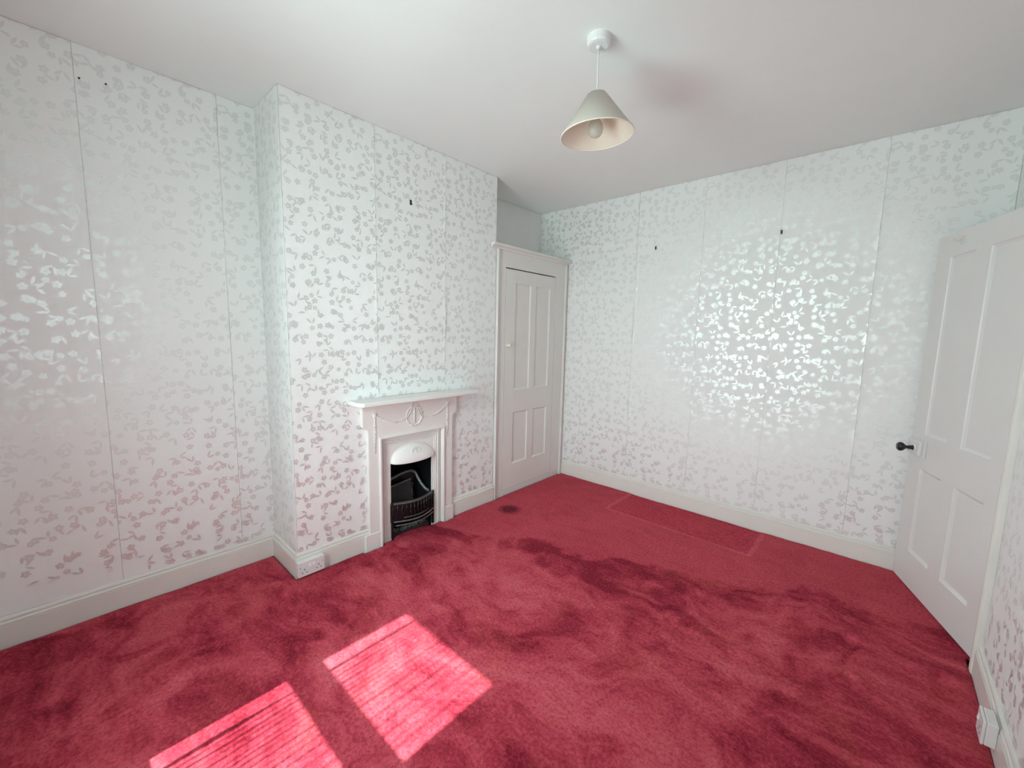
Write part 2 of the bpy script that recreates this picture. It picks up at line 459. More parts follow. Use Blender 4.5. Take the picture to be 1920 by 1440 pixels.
# ------------------------------------------------------------------ shell
f = MB().box(-0.15, W + 0.95, -0.15, L + 0.15, -0.16, FL).build('floor', M['slab']); struct(f)
c = MB().box(-0.15, W + 0.95, -0.15, L + 0.15, H, H + 0.12).build('ceiling', M['ceiling']); struct(c)
wall_left = struct(MB().box(-0.12, 0, -0.15, L, FL, H).build('wall_left', M['plaster']))
wall_back = struct(MB().box(-0.12, W + 0.95, L, L + 0.12, FL, H).build('wall_back', M['plaster']))
# right wall with the doorway
DY0, DY1, DZ = 2.940, L, 1.985
b = MB().prism([(VY1, FL), (DY0, FL), (DY0, DZ), (L, DZ), (L, H), (VY1, H)], W, W + 0.11)
b.box(W, W + 0.11, -0.15, VY0, FL, H); b.box(W, W + 0.11, VY0, VY1, FL, VZ0); b.box(W, W + 0.11, VY0, VY1, VZ1, H)
wall_right = struct(b.build('wall_right', M['plaster']))
# hall beyond the door (closes the room off)
struct(MB().box(W + 0.83, W + 0.95, 2.3, L, FL, H).build('wall_hall', M['recess']))
struct(MB().box(W + 0.11, W + 0.83, 2.2, 2.3, FL, H).build('wall_hall_end', M['recess']))
# window wall behind the camera
wz = 2.60
b = MB()
b.box(-0.12, WX0, -0.15, 0, FL, H); b.box(WX1, W + 0.11, -0.15, 0, FL, H)
b.box(WX0, WX1, -0.15, 0, FL, WZ0); b.box(WX0, WX1, -0.15, 0, WZ1, H)
wall_front = struct(b.build('wall_front', M['recess']))
# chimney breast (hollow, open for the grate)
FY0, FY1, FZ = 1.690, 2.128, 0.66
b = MB().prism([(Y1, FL), (FY0, FL), (FY0, FZ), (FY1, FZ), (FY1, FL), (Y2, FL), (Y2, H), (Y1, H)], D - 0.06, D)
b.box(0, D - 0.06, Y1, Y1 + 0.06, FL, H); b.box(0, D - 0.06, Y2 - 0.06, Y2, FL, H)
wall_chimney = struct(b.build('wall_chimney', M['plaster']))
# painted lining of the recess above the cupboard
struct(MB().box(0, 0.003, Y2 + 0.001, L, 2.08, H - 0.003).build('wall_recess', M['recess']))

def paper(parent, origin, du, u0, u1, z0, z1, nrm, seed, lift0=0.0, lift1=0.0):
    """one hung length of wallpaper: a thin sheet with slightly uneven edges and lifting seams."""
    rnd = random.Random(seed)
    T = 0.0010; G = 0.0009
    us = [u0 + G, u0 + 0.006, u0 + 0.03] + [u0 + 0.03 + (u1 - u0 - 0.06) * k / 6 for k in range(1, 6)] + [u1 - 0.03, u1 - 0.006, u1 - G]
    nz = 30
    bm = bmesh.new(); uvl = bm.loops.layers.uv.new('UVMap')
    org, du, nr = Vector(origin), Vector(du), Vector(nrm)
    topj = [0.0015 + 0.004 * abs(noise.noise((seed * 3.1, u * 9, 0))) for u in us]
    botj = [0.002 * noise.noise((seed * 5.7, u * 11, 1)) for u in us]
    vs = []; info = {}
    for i, u in enumerate(us):
        colv = []
        for j in range(nz + 1):
            a, bq = z0 + botj[i], z1 - topj[i]
            z = a + (bq - a) * (0.0 if j == 0 else (0.0045 if j == 1 else (j - 1) / (nz - 1)))
            w = T + 0.0012 * (noise.noise((u * 2.3 + seed, z * 2.1, 3)) * 0.5 + 0.5)
            if i == 0: w += lift0 * max(0.25, noise.noise((seed, z * 3.0, 7)) * 1.8)
            if i == len(us) - 1: w += lift1 * max(0.25, noise.noise((seed + 9, z * 3.0, 7)) * 1.8)
            if j == 0: w += 0.0040 * max(0.0, noise.noise((u * 9, seed, 5)))
            if j == nz: w += 0.0008 * abs(noise.noise((u * 14, seed, j)))
            v = bm.verts.new(org + du * u + Vector((0, 0, z)) + nr * w)
            info[v] = (u - u0 + 0.0, z); colv.append(v)
        vs.append(colv)
    flip = du.cross(Vector((0, 0, 1))).dot(nr) < 0
    for i in range(len(us) - 1):
        for j in range(nz):
            q = [vs[i][j], vs[i + 1][j], vs[i + 1][j + 1], vs[i][j + 1]]
            fc = bm.faces.new(q[::-1] if flip else q); fc.smooth = True
            for lp in fc.loops: lp[uvl].uv = info[lp.vert]
    # turned-in rim so the sheet has an edge
    def rim(seq, back):
        for k in range(len(seq) - 1):
            a, bq = seq[k], seq[k + 1]
            a2, b2 = (bm.verts.new(x.co - nr * (x.co - org).dot(nr)) for x in (a, bq))
            a3, b3 = bm.verts.new(a.co), bm.verts.new(bq.co)
            fc = bm.faces.new((a3, b3, b2, a2))
            for lp, src in zip(fc.loops, (a, bq, bq, a)): lp[uvl].uv = info[src]
    rim(vs[0], 0); rim(vs[-1], 0); rim([cv[-1] for cv in vs], 0); rim([cv[0] for cv in vs], 0)
    me = bpy.data.meshes.new('wallpaper_strip'); bm.to_mesh(me); bm.free(); me.materials.append(M['paper'])
    o = bpy.data.objects.new('wallpaper_strip', me); COL.objects.link(o); o.parent = parent
    return o
ZB = SKH + 0.001
def hang(parent, origin, du, cuts, nrm, seed, z0=ZB, lifts=None):
    for k in range(len(cuts) - 1):
        l = lifts[k] if lifts else (0.002, 0.002)
        paper(parent, origin, du, cuts[k], cuts[k + 1], z0, H, nrm, seed + k, *l)
hang(wall_left, (0, 0, 0), (0, 1, 0), [0.001, 0.455, 0.972, Y1 - 0.001], (1, 0, 0), 11)
hang(wall_chimney, (0, Y1, 0), (1, 0, 0), [0.002, D - 0.001], (0, -1, 0), 21, lifts=[(0, 0.0)])
paper(wall_chimney, (D, 0, 0), (0, 1, 0), Y1 + 0.001, 1.668, ZB, H, (1, 0, 0), 31, 0, .005)
paper(wall_chimney, (D, 0, 0), (0, 1, 0), 1.668, 2.200, 0.978, H, (1, 0, 0), 32, .005, .005)
paper(wall_chimney, (D, 0, 0), (0, 1, 0), 2.200, Y2 - 0.001, ZB, H, (1, 0, 0), 33, .005, 0)
hang(wall_back, (0, L, 0), (1, 0, 0), [0.004, 0.553, 1.068, 1.600, 2.106, 2.624, W - 0.002], (0, -1, 0), 41, lifts=[(.001, .001), (.001, .004), (.004, .001), (.001, .001), (.001, .002), (.002, .001)])
hang(wall_right, (W, 0, 0), (0, 1, 0), [0.82, 1.34, 1.86, 2.38, 2.835], (-1, 0, 0), 61)
paper(wall_right, (W, 0, 0), (0, 1, 0), 2.93, L - 0.002, 2.06, H, (-1, 0, 0), 71)

# ------------------------------------------------------------------ skirting
SKP = [(0, FL), (SKT, FL), (SKT, 0.096), (0.0140, 0.0975), (0.0140, 0.1000), (0.0185, 0.1015), (0.0185, 0.1055), (0.0160, 0.110), (0.0125, 0.1125), (0.0085, 0.1130), (0.0085, 0.1155), (0.0130, 0.1165), (0.0125, 0.123), (0.0090, 0.129), (0.0045, SKH), (0, SKH)]
def skirting(name, path, side):
    """sweep the profile along a floor path (list of xy wall points); side=+1 puts the board to the left of travel."""
    b = MB(); n = len(path); P = [Vector((p[0], p[1])) for p in path]; rings = []
    for i, p in enumerate(P):
        if i == 0: d = (P[1] - P[0]).normalized(); nn = Vector((-d.y, d.x)) * side
        elif i == n - 1: d = (P[-1] - P[-2]).normalized(); nn = Vector((-d.y, d.x)) * side
        else:
            d1 = (P[i] - P[i - 1]).normalized(); d2 = (P[i + 1] - P[i]).normalized()
            n1 = Vector((-d1.y, d1.x)) * side; n2 = Vector((-d2.y, d2.x)) * side
            nn = (n1 + n2); nn = nn / (1 + n1.dot(n2))
        rings.append([b.bm.verts.new((p.x + nn.x * t, p.y + nn.y * t, z)) for t, z in SKP])
    k = len(SKP)
    for i in range(n - 1):
        for j in range(k):
            b.bm.faces.new((rings[i][j], rings[i][(j + 1) % k], rings[i + 1][(j + 1) % k], rings[i + 1][j]))
    b.bm.faces.new(rings[0][::-1]); b.bm.faces.new(rings[-1])
    return struct(b.build(name, M['gloss']))
skirting('baseboard_left', [(0, 0.0), (0, Y1), (D, Y1), (D, 1.574)], -1)
skirting('baseboard_chimney', [(D, 2.251), (D, Y2 - 0.004)], -1)
skirting('baseboard_back', [(0.372, L), (W - 0.04, L)], -1)
skirting('baseboard_right', [(W, 2.842), (W, 0.0)], -1)
skirting('baseboard_front', [(W, 0), (0, 0)], -1)

# ------------------------------------------------------------------ carpet
CX = 0.362           # cupboard front
def in_foot(x, y):
    if x > W - 0.5:
        return False
    if y < Y1 - SKT - 0.004 or x > D + 0.06: return False
    lim = D + 0.024
    if 1.535 < y < 1.672 or 2.150 < y < 2.267: lim = D + 0.043
    elif 1.755 < y < 2.050: lim = D - 0.022
    elif 1.66 < y < 2.16: lim = D + 0.008
    elif y > Y2 + 0.01: lim = CX + 0.027 if (y < 2.76 or y > 3.64) else CX + 0.006
    return x < lim
def right_limit(y):
    return W - SKT - 0.002 if y < 2.842 else (W - 0.027 if y < 2.936 else W + 0.100)
def carpet():
    st = 0.0125
    x0, x1, y0, y1 = SKT + 0.004, W + 0.100, SKT + 0.002, L - SKT - 0.004
    nx, ny = int((x1 - x0) / st), int((y1 - y0) / st)
    pits = [(2.131, 2.298, .035, .010), (2.185, 2.29, .02, .006), (2.74, 2.711, .04, .010), (2.736, 2.437, .03, .010), (3.026, 2.695, .045, .012), (1.249, 2.283, .03, .006), (2.30, 2.09, .018, .006), (1.0, 1.40, .02, .004), (0.50, 1.02, .03, .008), (2.18, 3.60, .03, .006), (2.02, 2.2, .02, .005)]
    def hz(x, y):
        z = 0.0030 * noise.noise((x * 3.1, y * 3.1, 0)) + 0.0016 * noise.noise((x * 11, y * 11, 4)) + 0.0012 * noise.noise((x * 31, y * 31, 8))
        for px, py, r, dp in pits:
            d = hypot(x - px, y - py)
            if d < 3 * r: z -= 1.8 * dp * math.exp(-(d / r) ** 2 * 1.6) - 0.7 * dp * math.exp(-((d - 1.3 * r) / (0.6 * r)) ** 2)
        # rucks running across the room
        for (ax, ay, bx, by, hh, wd_) in ((1.87, 2.33, 2.62, 2.24, .007, .03), (2.60, 2.2, 2.64, 1.9, .006, .022), (1.9, 2.63, 2.63, 2.88, .006, .04), (2.63, 2.88, 3.1, 3.14, .006, .04), (0.75, 1.5, 0.95, 1.42, .004, .02)):
            vx, vy = bx - ax, by - ay; tt = max(0, min(1, ((x - ax) * vx + (y - ay) * vy) / (vx * vx + vy * vy)))
            d = hypot(x - ax - vx * tt, y - ay - vy * tt + 0.03 * noise.noise((x * 4, y * 4, 9)))
            if d < 3 * wd_: z += hh * math.exp(-(d / wd_) ** 2) * (0.5 + noise.noise((x * 3, y * 3, 2)))
        # pressed rectangle
        s = max(abs(x - 1.675) - 0.505, 3.25 - y)
        z -= 0.004 * max(0, min(1, 0.5 - s / 0.02))
        # tucked down at the edges, ruffled by the hearth
        e = min(x - x0, (W - SKT - x) if y < 2.85 else 1.0, y - y0, y1 - y)
        if y > Y1 - 0.1 and x < D + 0.25: e = min(e, max(x - D - SKT, Y1 - SKT - y))
        if e < 0.02: z -= 0.007 * (1 - max(0, e) / 0.02)
        if 1.6 < y < 2.25 and x < 0.52: z += 0.007 * noise.noise((x * 16, y * 16, 3)) * (1 - (x - 0.34) / 0.18)
        return z + 0.0005
    vs, fs, idx = [], [], {}
    for i in range(nx + 1):
        for j in range(ny + 1):
            x = x0 + (x1 - x0) * i / nx; y = y0 + (y1 - y0) * j / ny
            if in_foot(x, y): continue
            x = min(x, right_limit(y))
            idx[(i, j)] = len(vs); vs.append((x, y, hz(x, y)))
    for i in range(nx):
        for j in range(ny):
            k = [(i, j), (i + 1, j), (i + 1, j + 1), (i, j + 1)]
            if x0 + (x1 - x0) * i / nx > min(right_limit(y0 + (y1 - y0) * q / ny) for q in (j, j + 1)) - 1e-6: continue
            if all(q in idx for q in k): fs.append([idx[q] for q in k])
    me = bpy.data.meshes.new('carpet'); me.from_pydata(vs, [], fs); me.update()
    for p in me.polygons: p.use_smooth = True
    me.materials.append(M['carpet'])
    o = bpy.data.objects.new('carpet', me); COL.objects.link(o)
    q = o.modifiers.new('solid', 'SOLIDIFY'); q.thickness = 0.007; q.offset = -1
    return tag(o, 'worn red fitted carpet covering the whole bedroom floor', 'carpet')
carpet()

# ------------------------------------------------------------------ panelled leaf (doors)
def leaf_mesh(w, h, th, rects, depth=0.009, slope=0.013):
    """stiles and rails with sloped mouldings round each opening, front face on -v. local: u 0..w, v 0..th, z 0..h."""
    b = MB(); us = sorted({0, w} | {r[0] for r in rects} | {r[1] for r in rects}); zs = sorted({0, h} | {r[2] for r in rects} | {r[3] for r in rects})
    for v, dr in ((0, 1), (th, -1)):
        for i in range(len(us) - 1):
            for j in range(len(zs) - 1):
                cu, cz = (us[i] + us[i + 1]) / 2, (zs[j] + zs[j + 1]) / 2
                if any(r[0] < cu < r[1] and r[2] < cz < r[3] for r in rects): continue
                b.bm.faces.new([b.bm.verts.new(p) for p in ((us[i], v, zs[j]), (us[i + 1], v, zs[j]), (us[i + 1], v, zs[j + 1]), (us[i], v, zs[j + 1]))])
        for a0, a1, c0, c1 in rects:
            o_ = [(a0, c0), (a1, c0), (a1, c1), (a0, c1)]
            m1 = [(a0 + .003, c0 + .003), (a1 - .003, c0 + .003), (a1 - .003, c1 - .003), (a0 + .003, c1 - .003)]
            q = slope; i_ = [(a0 + q, c0 + q), (a1 - q, c0 + q), (a1 - q, c1 - q), (a0 + q, c1 - q)]
            for A, B, va, vb in ((o_, m1, v, v + dr * depth * 0.45), (m1, i_, v + dr * depth * 0.45, v + dr * (depth + 0.001))):
                for k in range(4):
                    k2 = (k + 1) % 4
                    b.bm.faces.new([b.bm.verts.new(p) for p in ((A[k][0], va, A[k][1]), (A[k2][0], va, A[k2][1]), (B[k2][0], vb, B[k2][1]), (B[k][0], vb, B[k][1]))])
    for p in (((0, 0, 0), (0, th, 0), (0, th, h), (0, 0, h)), ((w, 0, 0), (w, th, 0), (w, th, h), (w, 0, h)), ((0, 0, 0), (w, 0, 0), (w, th, 0), (0, th, 0)), ((0, 0, h), (w, 0, h), (w, th, h), (0, th, h))):
        b.bm.faces.new([b.bm.verts.new(q) for q in p])
    bmesh.ops.remove_doubles(b.bm, verts=b.bm.verts, dist=1e-5)
    return b
def panel_piece(r, th, depth=0.009):
    a0, a1, c0, c1 = r
    return MB().box(a0 + 0.002, a1 - 0.002, depth, th - depth, c0 + 0.002, c1 - 0.002)

# ------------------------------------------------------------------ alcove cupboard
cup = thing('cupboard', 'tall built-in white cupboard beside the chimney breast, with a four-panel door', 'cupboard')
b = MB()
cy0, cy1, cz0, cz1 = 2.825, 3.515, 0.040, 1.925      # door opening
b.box(CX - 0.022, CX, Y2 + 0.004, cy0, FL, 2.062); b.box(CX - 0.022, CX, cy1, L - 0.002, FL, 2.062)
b.box(CX - 0.022, CX, cy0, cy1, cz1 + 0.010, 2.062); b.box(CX - 0.022, CX, cy0, cy1, FL, cz0 - 0.003)
b.build('face_frame', M['cupboard'], cup)
MB().box(0.006, CX - 0.022, Y2 + 0.004, L - 0.004, 2.045, 2.062).build('top_board', M['cupboard'], cup)
# cornice: small moulded shelf
prof = [(CX, 2.062), (CX + 0.010, 2.062), (CX + 0.014, 2.070), (CX + 0.020, 2.078), (CX + 0.040, 2.082), (CX + 0.044, 2.088), (CX + 0.044, 2.098), (CX + 0.040, 2.102), (0.02, 2.102), (0.02, 2.064)]
b = MB().prism(prof, Y2 + 0.003, 3.700, 'y')
b.prism([(x, z) for x, z in prof if x > CX - 0.001] + [(CX, 2.102)], 2.650, Y2 + 0.003, 'y')
b.build('cornice', M['cupboard'], cup, 0.002)
for (a, q) in ((2.716, 2.748), (3.655, 3.690)):
    b = MB().prism([(a, FL), (q, FL), (q, 2.062), (a, 2.062)], CX, CX + 0.012)
    b.prism([(a, FL), (a + 0.012, FL), (a + 0.012, 2.062), (a, 2.062)], CX + 0.012, CX + 0.020)
    b.build('architrave', M['cupboard'], cup, 0.003)
bpy.context.view_layer.update()
cd = bpy.data.objects.new('cupboard_door', None); COL.objects.link(cd); cd.parent = cup
dw, dh = cy1 - cy0 - 0.008, cz1 - cz0
# front faces +x : local u runs along +y, v along -x
cd.matrix_world = Matrix(((0, -1, 0, CX + 0.001), (1, 0, 0, cy0 + 0.004), (0, 0, 1, cz0), (0, 0, 0, 1)))
R = [(0.118, 0.315, 0.215, 0.676), (0.393, 0.592, 0.215, 0.676), (0.122, 0.322, 0.872, 1.778), (0.396, 0.600, 0.872, 1.778)]
leaf_mesh(dw, dh, 0.030, R).build('door_leaf', M['cupboard'], cd)
for r in R: panel_piece(r, 0.030).build('panel', M['cupboard'], cd)
k = MB().lathe([(0.012, 0), (0.012, 0.004), (0.007, 0.008), (0.007, 0.016), (0.014, 0.022), (0.016, 0.029), (0.012, 0.036), (0.0, 0.038)], (0.026, 0, 1.257), (0, -1, 0), 16).build('knob', M['knob_cream'], cd, smooth=True)
k['label'] = 'small cream ceramic knob'
for z in (0.25, 1.62):
    b = MB().box(dw - 0.006, dw + 0.006, -0.006, 0.0, z, z + 0.075); b.build('hinge', M['hinge'], cd, 0.002)
anchor(cup, (CX, 3.2, FL))

# ------------------------------------------------------------------ room door, ajar
hx, hy, fx, fy = W - 0.006, 2.9328, 2.8831, 3.6605
dwid = hypot(hx - fx, hy - fy)
ud = Vector(((hx - fx) / dwid, (hy - fy) / dwid, 0)); nd = Vector((-ud.y, ud.x, 0))      # u from lock edge to hinge; v away from the room
if nd.x < 0: nd = -nd
door = bpy.data.objects.new('door_1', None); COL.objects.link(door); struct(door)
# local x=u, y=v, z
door.matrix_world = Matrix(((ud.x, nd.x, 0, fx), (ud.y, nd.y, 0, fy), (0, 0, 1, 0.006), (0, 0, 0, 1)))
door['label'] = 'white four-panel bedroom door standing ajar beside the right wall'
R = [(0.132, 0.340, 0.195, 0.690), (0.452, 0.672, 0.195, 0.690), (0.132, 0.340, 0.880, 1.845), (0.452, 0.672, 0.880, 1.845)]
leaf_mesh(dwid, 1.966, 0.038, R, 0.011, 0.018).build('door_leaf', M['door'], door)
for r in R: panel_piece(r, 0.038, 0.011).build('panel', M['door'], door)
lk = MB().box(0.014, 0.172, -0.008, 0, 0.748, 0.850).build('rim_lock', M['door'], door, 0.012, seg=3)
lk['label'] = 'white painted rim lock case'
q = MB().box(0.020, 0.150, -0.026, -0.006, 0.758, 0.842); q.build('lock_case', M['door'], lk, 0.009, seg=3)
q = MB().lathe([(0.021, 0), (0.021, 0.002), (0.017, 0.006)], (0.104, -0.026, 0.797), (0, -1, 0), 20).build('rose', M['door'], lk, smooth=True)
q = MB().lathe([(0.0135, 0), (0.0135, 0.004), (0.0105, 0.006), (0.0105, 0.010), (0.013, 0.012), (0.0095, 0.016), (0.0095, 0.030), (0.014, 0.036), (0.022, 0.044), (0.0255, 0.053), (0.0245, 0.062), (0.018, 0.069), (0.0, 0.071)], (0.104, -0.032, 0.797), (0, -1, 0), 24).build('knob', M['bakelite'], lk, smooth=True)
q['label'] = 'black round door knob'
# coat hook and a patch of lifted paint near the top
q = MB().tube([(0.215, -0.001, 1.918), (0.215, -0.018, 1.915), (0.215, -0.032, 1.918), (0.215, -0.036, 1.928)], [0.004, 0.004, 0.004, 0.005], 8)
q.box(0.205, 0.225, -0.003, 0, 1.895, 1.935); q.build('coat_hook', M['hinge'], door, 0.001)
for z in (0.20, 1.66):
    q = MB().tube([(dwid + 0.002, -0.004, z), (dwid + 0.002, -0.004, z + 0.09)], 0.006, 10)
    q.box(dwid - 0.02, dwid, -0.002, 0.001, z, z + 0.09); q.build('hinge', M['hinge'], door)

# architrave and lining of the doorway
b = MB().prism([(W - 0.020, 2.846), (W - 0.026, 2.856), (W - 0.026, 2.876), (W - 0.014, 2.890), (W - 0.012, 2.925), (W - 0.002, 2.932), (W, 2.932), (W, 2.846)], FL, 2.05, 'z')
struct(b.build('trim_1', M['gloss'], bevel=0.002))
b = MB().box(W - 0.014, W, 2.932, L - 0.004, DZ + 0.005, 2.05)
struct(b.build('trim_2', M['gloss'], bevel=0.002))
b = MB().box(W + 0.001, W + 0.11, DY0 - 0.001, DY0 + 0.02, FL, DZ - 0.001)
struct(b.build('trim_3', M['gloss'], bevel=0.002))

# ------------------------------------------------------------------ fireplace
fire = thing('fireplace', 'small white painted cast-iron fireplace with mantel shelf and black grate', 'fireplace')
X0 = D + 0.001
out = [(1.575, FL), (1.575, 0.775), (1.568, 0.784), (1.545, 0.796), (1.540, 0.806), (1.540, 0.936), (2.290, 0.936), (2.290, 0.815), (2.284, 0.805), (2.256, 0.793), (2.250, 0.784), (2.250, FL), (2.165, FL), (2.165, 0.715), (1.655, 0.715), (1.655, FL)]
MB().prism(out, X0, D + 0.030).build('surround', M['fire'], fire, 0.004)
for a, q in ((1.545, 1.662), (2.160, 2.257)):
    MB().prism([(a, FL), (q, FL), (q, 0.092), (q - 0.006, 0.098), (a + 0.004, 0.098), (a, 0.092)], X0, D + 0.036).build('plinth_block', M['fire'], fire, 0.003)
# mantel shelf with clipped front corners
sh = [(X0, 1.462), (D + 0.130, 1.462), (D + 0.158, 1.486), (D + 0.158, 2.392), (D + 0.130, 2.416), (X0, 2.416)]
b = MB().prism(sh, 0.950, 0.976, 'z'); b.build('mantel_shelf', M['fire'], fire, 0.005, seg=3)
MB().prism([(X0, 0.930), (D + 0.034, 0.930), (D + 0.040, 0.940), (D + 0.060, 0.950), (X0, 0.950)], 1.530, 2.300, 'y').build('shelf_moulding', M['fire'], fire)
# raised moulding round the opening
def inv_u(y0, y1, z1, w, x0, x1):
    return MB().prism([(y0, FL), (y0, z1), (y1, z1), (y1, FL), (y1 - w, FL), (y1 - w, z1 - w), (y0 + w, z1 - w), (y0 + w, FL)], x0, x1)
inv_u(1.648, 2.172, 0.722, 0.016, D + 0.004, D + 0.042).build('opening_moulding', M['fire'], fire, 0.006, seg=3)
# register plate with arched opening
ya, yb, zs_, rz = 1.746, 2.085, 0.528, 0.106
yc, ry = (ya + yb) / 2, (yb - ya) / 2
arch = [(yc - ry * cos(pi * k / 24), zs_ + rz * sin(pi * k / 24)) for k in range(25)]
plate = [(1.664, FL), (1.664, 0.706), (2.156, 0.706), (2.156, FL), (yb, FL)] + arch[::-1] + [(ya, FL)]
MB().prism(plate, D - 0.012, D + 0.002).build('register_plate', M['fire'], fire)
for k, (ins, hh, ww) in enumerate(((0.026, 0.016, 0.008), (0.040, 0.011, 0.006), (0.052, 0.007, 0.005))):
    inv_u(1.664 + ins, 2.156 - ins, 0.706 - ins, ww, D, D + hh).build('plate_bead', M['fire'], fire, 0.003)
b = MB().tube([(D + 0.003, ya - 0.002, zs_ - 0.0)] + [(D + 0.003, y, z) for y, z in arch] + [(D + 0.003, yb + 0.002, zs_)], 0.0045, 8)
b.build('arch_bead', M['fire'], fire, smooth=True)
# smoke hood: a bulging shell between the arch and its lower lip
def hood(u, v):
    y, z = yc - ry * cos(pi * u) * 0.995, zs_ + rz * sin(pi * u) * 0.99
    yl = ya + (yb - ya) * (0.5 - 0.5 * cos(pi * u)); zl = zs_ - 0.012 * sin(pi * u)
    t = v
    bulge = 0.052 * sin(pi * u) ** 0.8 * sin(t * pi / 2) ** 0.9
    return (D + 0.003 + bulge, y + (yl - y) * t, z + (zl - z) * t)
MB().grid(hood, 28, 12).build('smoke_hood', M['hood'], fire, smooth=True, solid=0.006)
b = MB().tube([hood(k / 24, 1.0) for k in range(25)], 0.0042, 8)
b.build('hood_lip', M['hood'], fire, smooth=True)
def wreath(cx, cy, cz, rx_, rz_, r, beads):
    b = MB(); pts = []
    b.tube([(cx, cy + rx_ * cos(2 * pi * k / 32), cz + rz_ * sin(2 * pi * k / 32)) for k in range(33)], r, 6, cap=False)
    for k in range(beads):
        a = 2 * pi * k / beads
        b.ball((cx + r * 0.4, cy + rx_ * cos(a), cz + rz_ * sin(a)), r * (1.5 if k % 2 else 1.15), 1)
    return b
# medallion on the hood
mx_, mz_ = D + 0.040, 0.577
b = wreath(mx_ + 0.001, 1.915, mz_, 0.033, 0.036, 0.0032, 16)
b.tube([(mx_, 1.915, mz_ + 0.035), (mx_ + 0.006, 1.915, mz_ - 0.022)], 0.0028, 6)
b.tube([(mx_, 1.914, mz_ + 0.034), (mx_ + 0.004, 1.894, mz_ - 0.006)], 0.0024, 6)
b.tube([(mx_, 1.916, mz_ + 0.034), (mx_ + 0.004, 1.936, mz_ - 0.006)], 0.0024, 6)
b.build('hood_medallion', M['hood'], fire, smooth=True)
# frieze ornament: wreath with ribbons, two swags, two husk drops with bosses
XF = D + 0.031
b = wreath(XF, 1.915, 0.828, 0.062, 0.066, 0.0050, 22)
b.build('wreath', M['fire'], fire, smooth=True)
b = MB(); b.tube([(XF, 1.915, 0.905), (XF + 0.004, 1.915, 0.780)], [0.006, 0.004], 8)
for s in (-1, 1):
    b.tube([(XF, 1.915, 0.905), (XF + 0.003, 1.915 + s * 0.028, 0.868), (XF + 0.003, 1.915 + s * 0.060, 0.822)], [0.005, 0.0045, 0.003], 8)
    b.tube([(XF, 1.915, 0.900), (XF + 0.004, 1.915 + s * 0.018, 0.912), (XF + 0.004, 1.915 + s * 0.026, 0.898), (XF + 0.003, 1.915 + s * 0.006, 0.888)], 0.0035, 6)
b.build('ribbon', M['fire'], fire, smooth=True)
for s, yb_, zb_ in ((-1, 1.622, 0.874), (1, 2.200, 0.884)):
    b = MB(); n = 22; y_in = 1.915 + s * 0.062; pts = []
    for k in range(n + 1):
        t = k / n; y = yb_ + (y_in - yb_) * t; z = zb_ + (0.822 - zb_) * t - 0.036 * sin(pi * t)
        pts.append((XF, y, z))
    b.tube(pts, [0.0028 + 0.0022 * sin(pi * k / n) for k in range(n + 1)], 6)
    for k in range(1, n): b.ball((XF + 0.002, pts[k][1], pts[k][2] + (0.002 if k % 2 else -0.002)), 0.0042 + 0.0032 * sin(pi * k / n), 1, (0.8, 1, 0.8))
    b.build('swag', M['fire'], fire, smooth=True)
    b = MB(); ln = 0.25
    b.tube([(XF, yb_, zb_), (XF, yb_, zb_ - ln)], [0.0045, 0.0025], 6)
    for k in range(11):
        z = zb_ - 0.075 - k * 0.0165; sc = 1 - 0.035 * k
        for e in (-1, 1): b.ball((XF + 0.001, yb_ + e * 0.0048, z), 0.0062 * sc, 1, (0.8, 0.8, 1.25))
    b.build('husk_drop', M['fire'], fire, smooth=True)
    b = MB().ball((XF + 0.002, yb_, zb_), 0.0125, 2, (0.7, 1, 1))
    for k in range(6): b.ball((XF + 0.001, yb_ + 0.014 * cos(k * pi / 3), zb_ + 0.014 * sin(k * pi / 3)), 0.006, 1)
    b.build('boss', M['fire'], fire, smooth=True)
# black interior
b = MB(); xb = 0.085
b.box(xb, xb + 0.015, 1.70, 2.12, FL, 0.70)
b.prism([(xb, 1.716), (D - 0.012, ya - 0.012), (D - 0.012, ya - 0.002), (xb, 1.728)], FL, 0.66, 'z')
b.prism([(xb, 2.108), (D - 0.012, yb + 0.012), (D - 0.012, yb + 0.002), (xb, 2.096)], FL, 0.66, 'z')
b.box(xb, D - 0.012, 1.70, 2.12, 0.655, 0.665)
b.build('firebox', M['iron'], fire)
MB().box(xb, D - 0.036, ya + 0.002, yb - 0.002, FL + 0.001, 0.004).build('hearth', M['soot'], fire)
# curved cast fireback with a rubbed rim
rim = [(1.760, 0.325), (1.85, 0.352), (1.91, 0.367), (1.97, 0.376), (2.015, 0.374), (2.045, 0.357), (2.052, 0.318), (2.058, 0.280), (2.068, 0.250), (2.080, 0.236)]
bx_ = [0.20] * 5 + [0.205, 0.23, 0.265, 0.30, 0.33]
b = MB().tube([(x, y, z) for x, (y, z) in zip(bx_, rim)], [0.012] * 10, 8); b.build('fireback_rim', M['iron_worn'], fire, smooth=True)
b = MB()
vt = [b.bm.verts.new((x, y, z)) for x, (y, z) in zip(bx_, rim)]; vb = [b.bm.verts.new((x, y, 0.0)) for x, (y, z) in zip(bx_, rim)]
for k in range(9): b.bm.faces.new((vt[k], vt[k + 1], vb[k + 1], vb[k]))
b.build('fireback', M['iron'], fire, solid=0.006)
q = MB().prism([(1.752, 0.16), (1.998, 0.16), (1.972, 0.334), (1.752, 0.310)], 0.235, 0.255)
q.build('fire_brick', M['soot'], fire, 0.006)
b = MB().tube([(0.257, 1.752, 0.312), (0.257, 1.972, 0.336)], 0.0045, 6)
for k in range(7): b.ball((0.258, 1.984 + random.uniform(-.004, .006), 0.19 + k * 0.018), random.uniform(0.004, 0.007), 1)
b.build('mortar_edge', M['iron_worn'], fire)
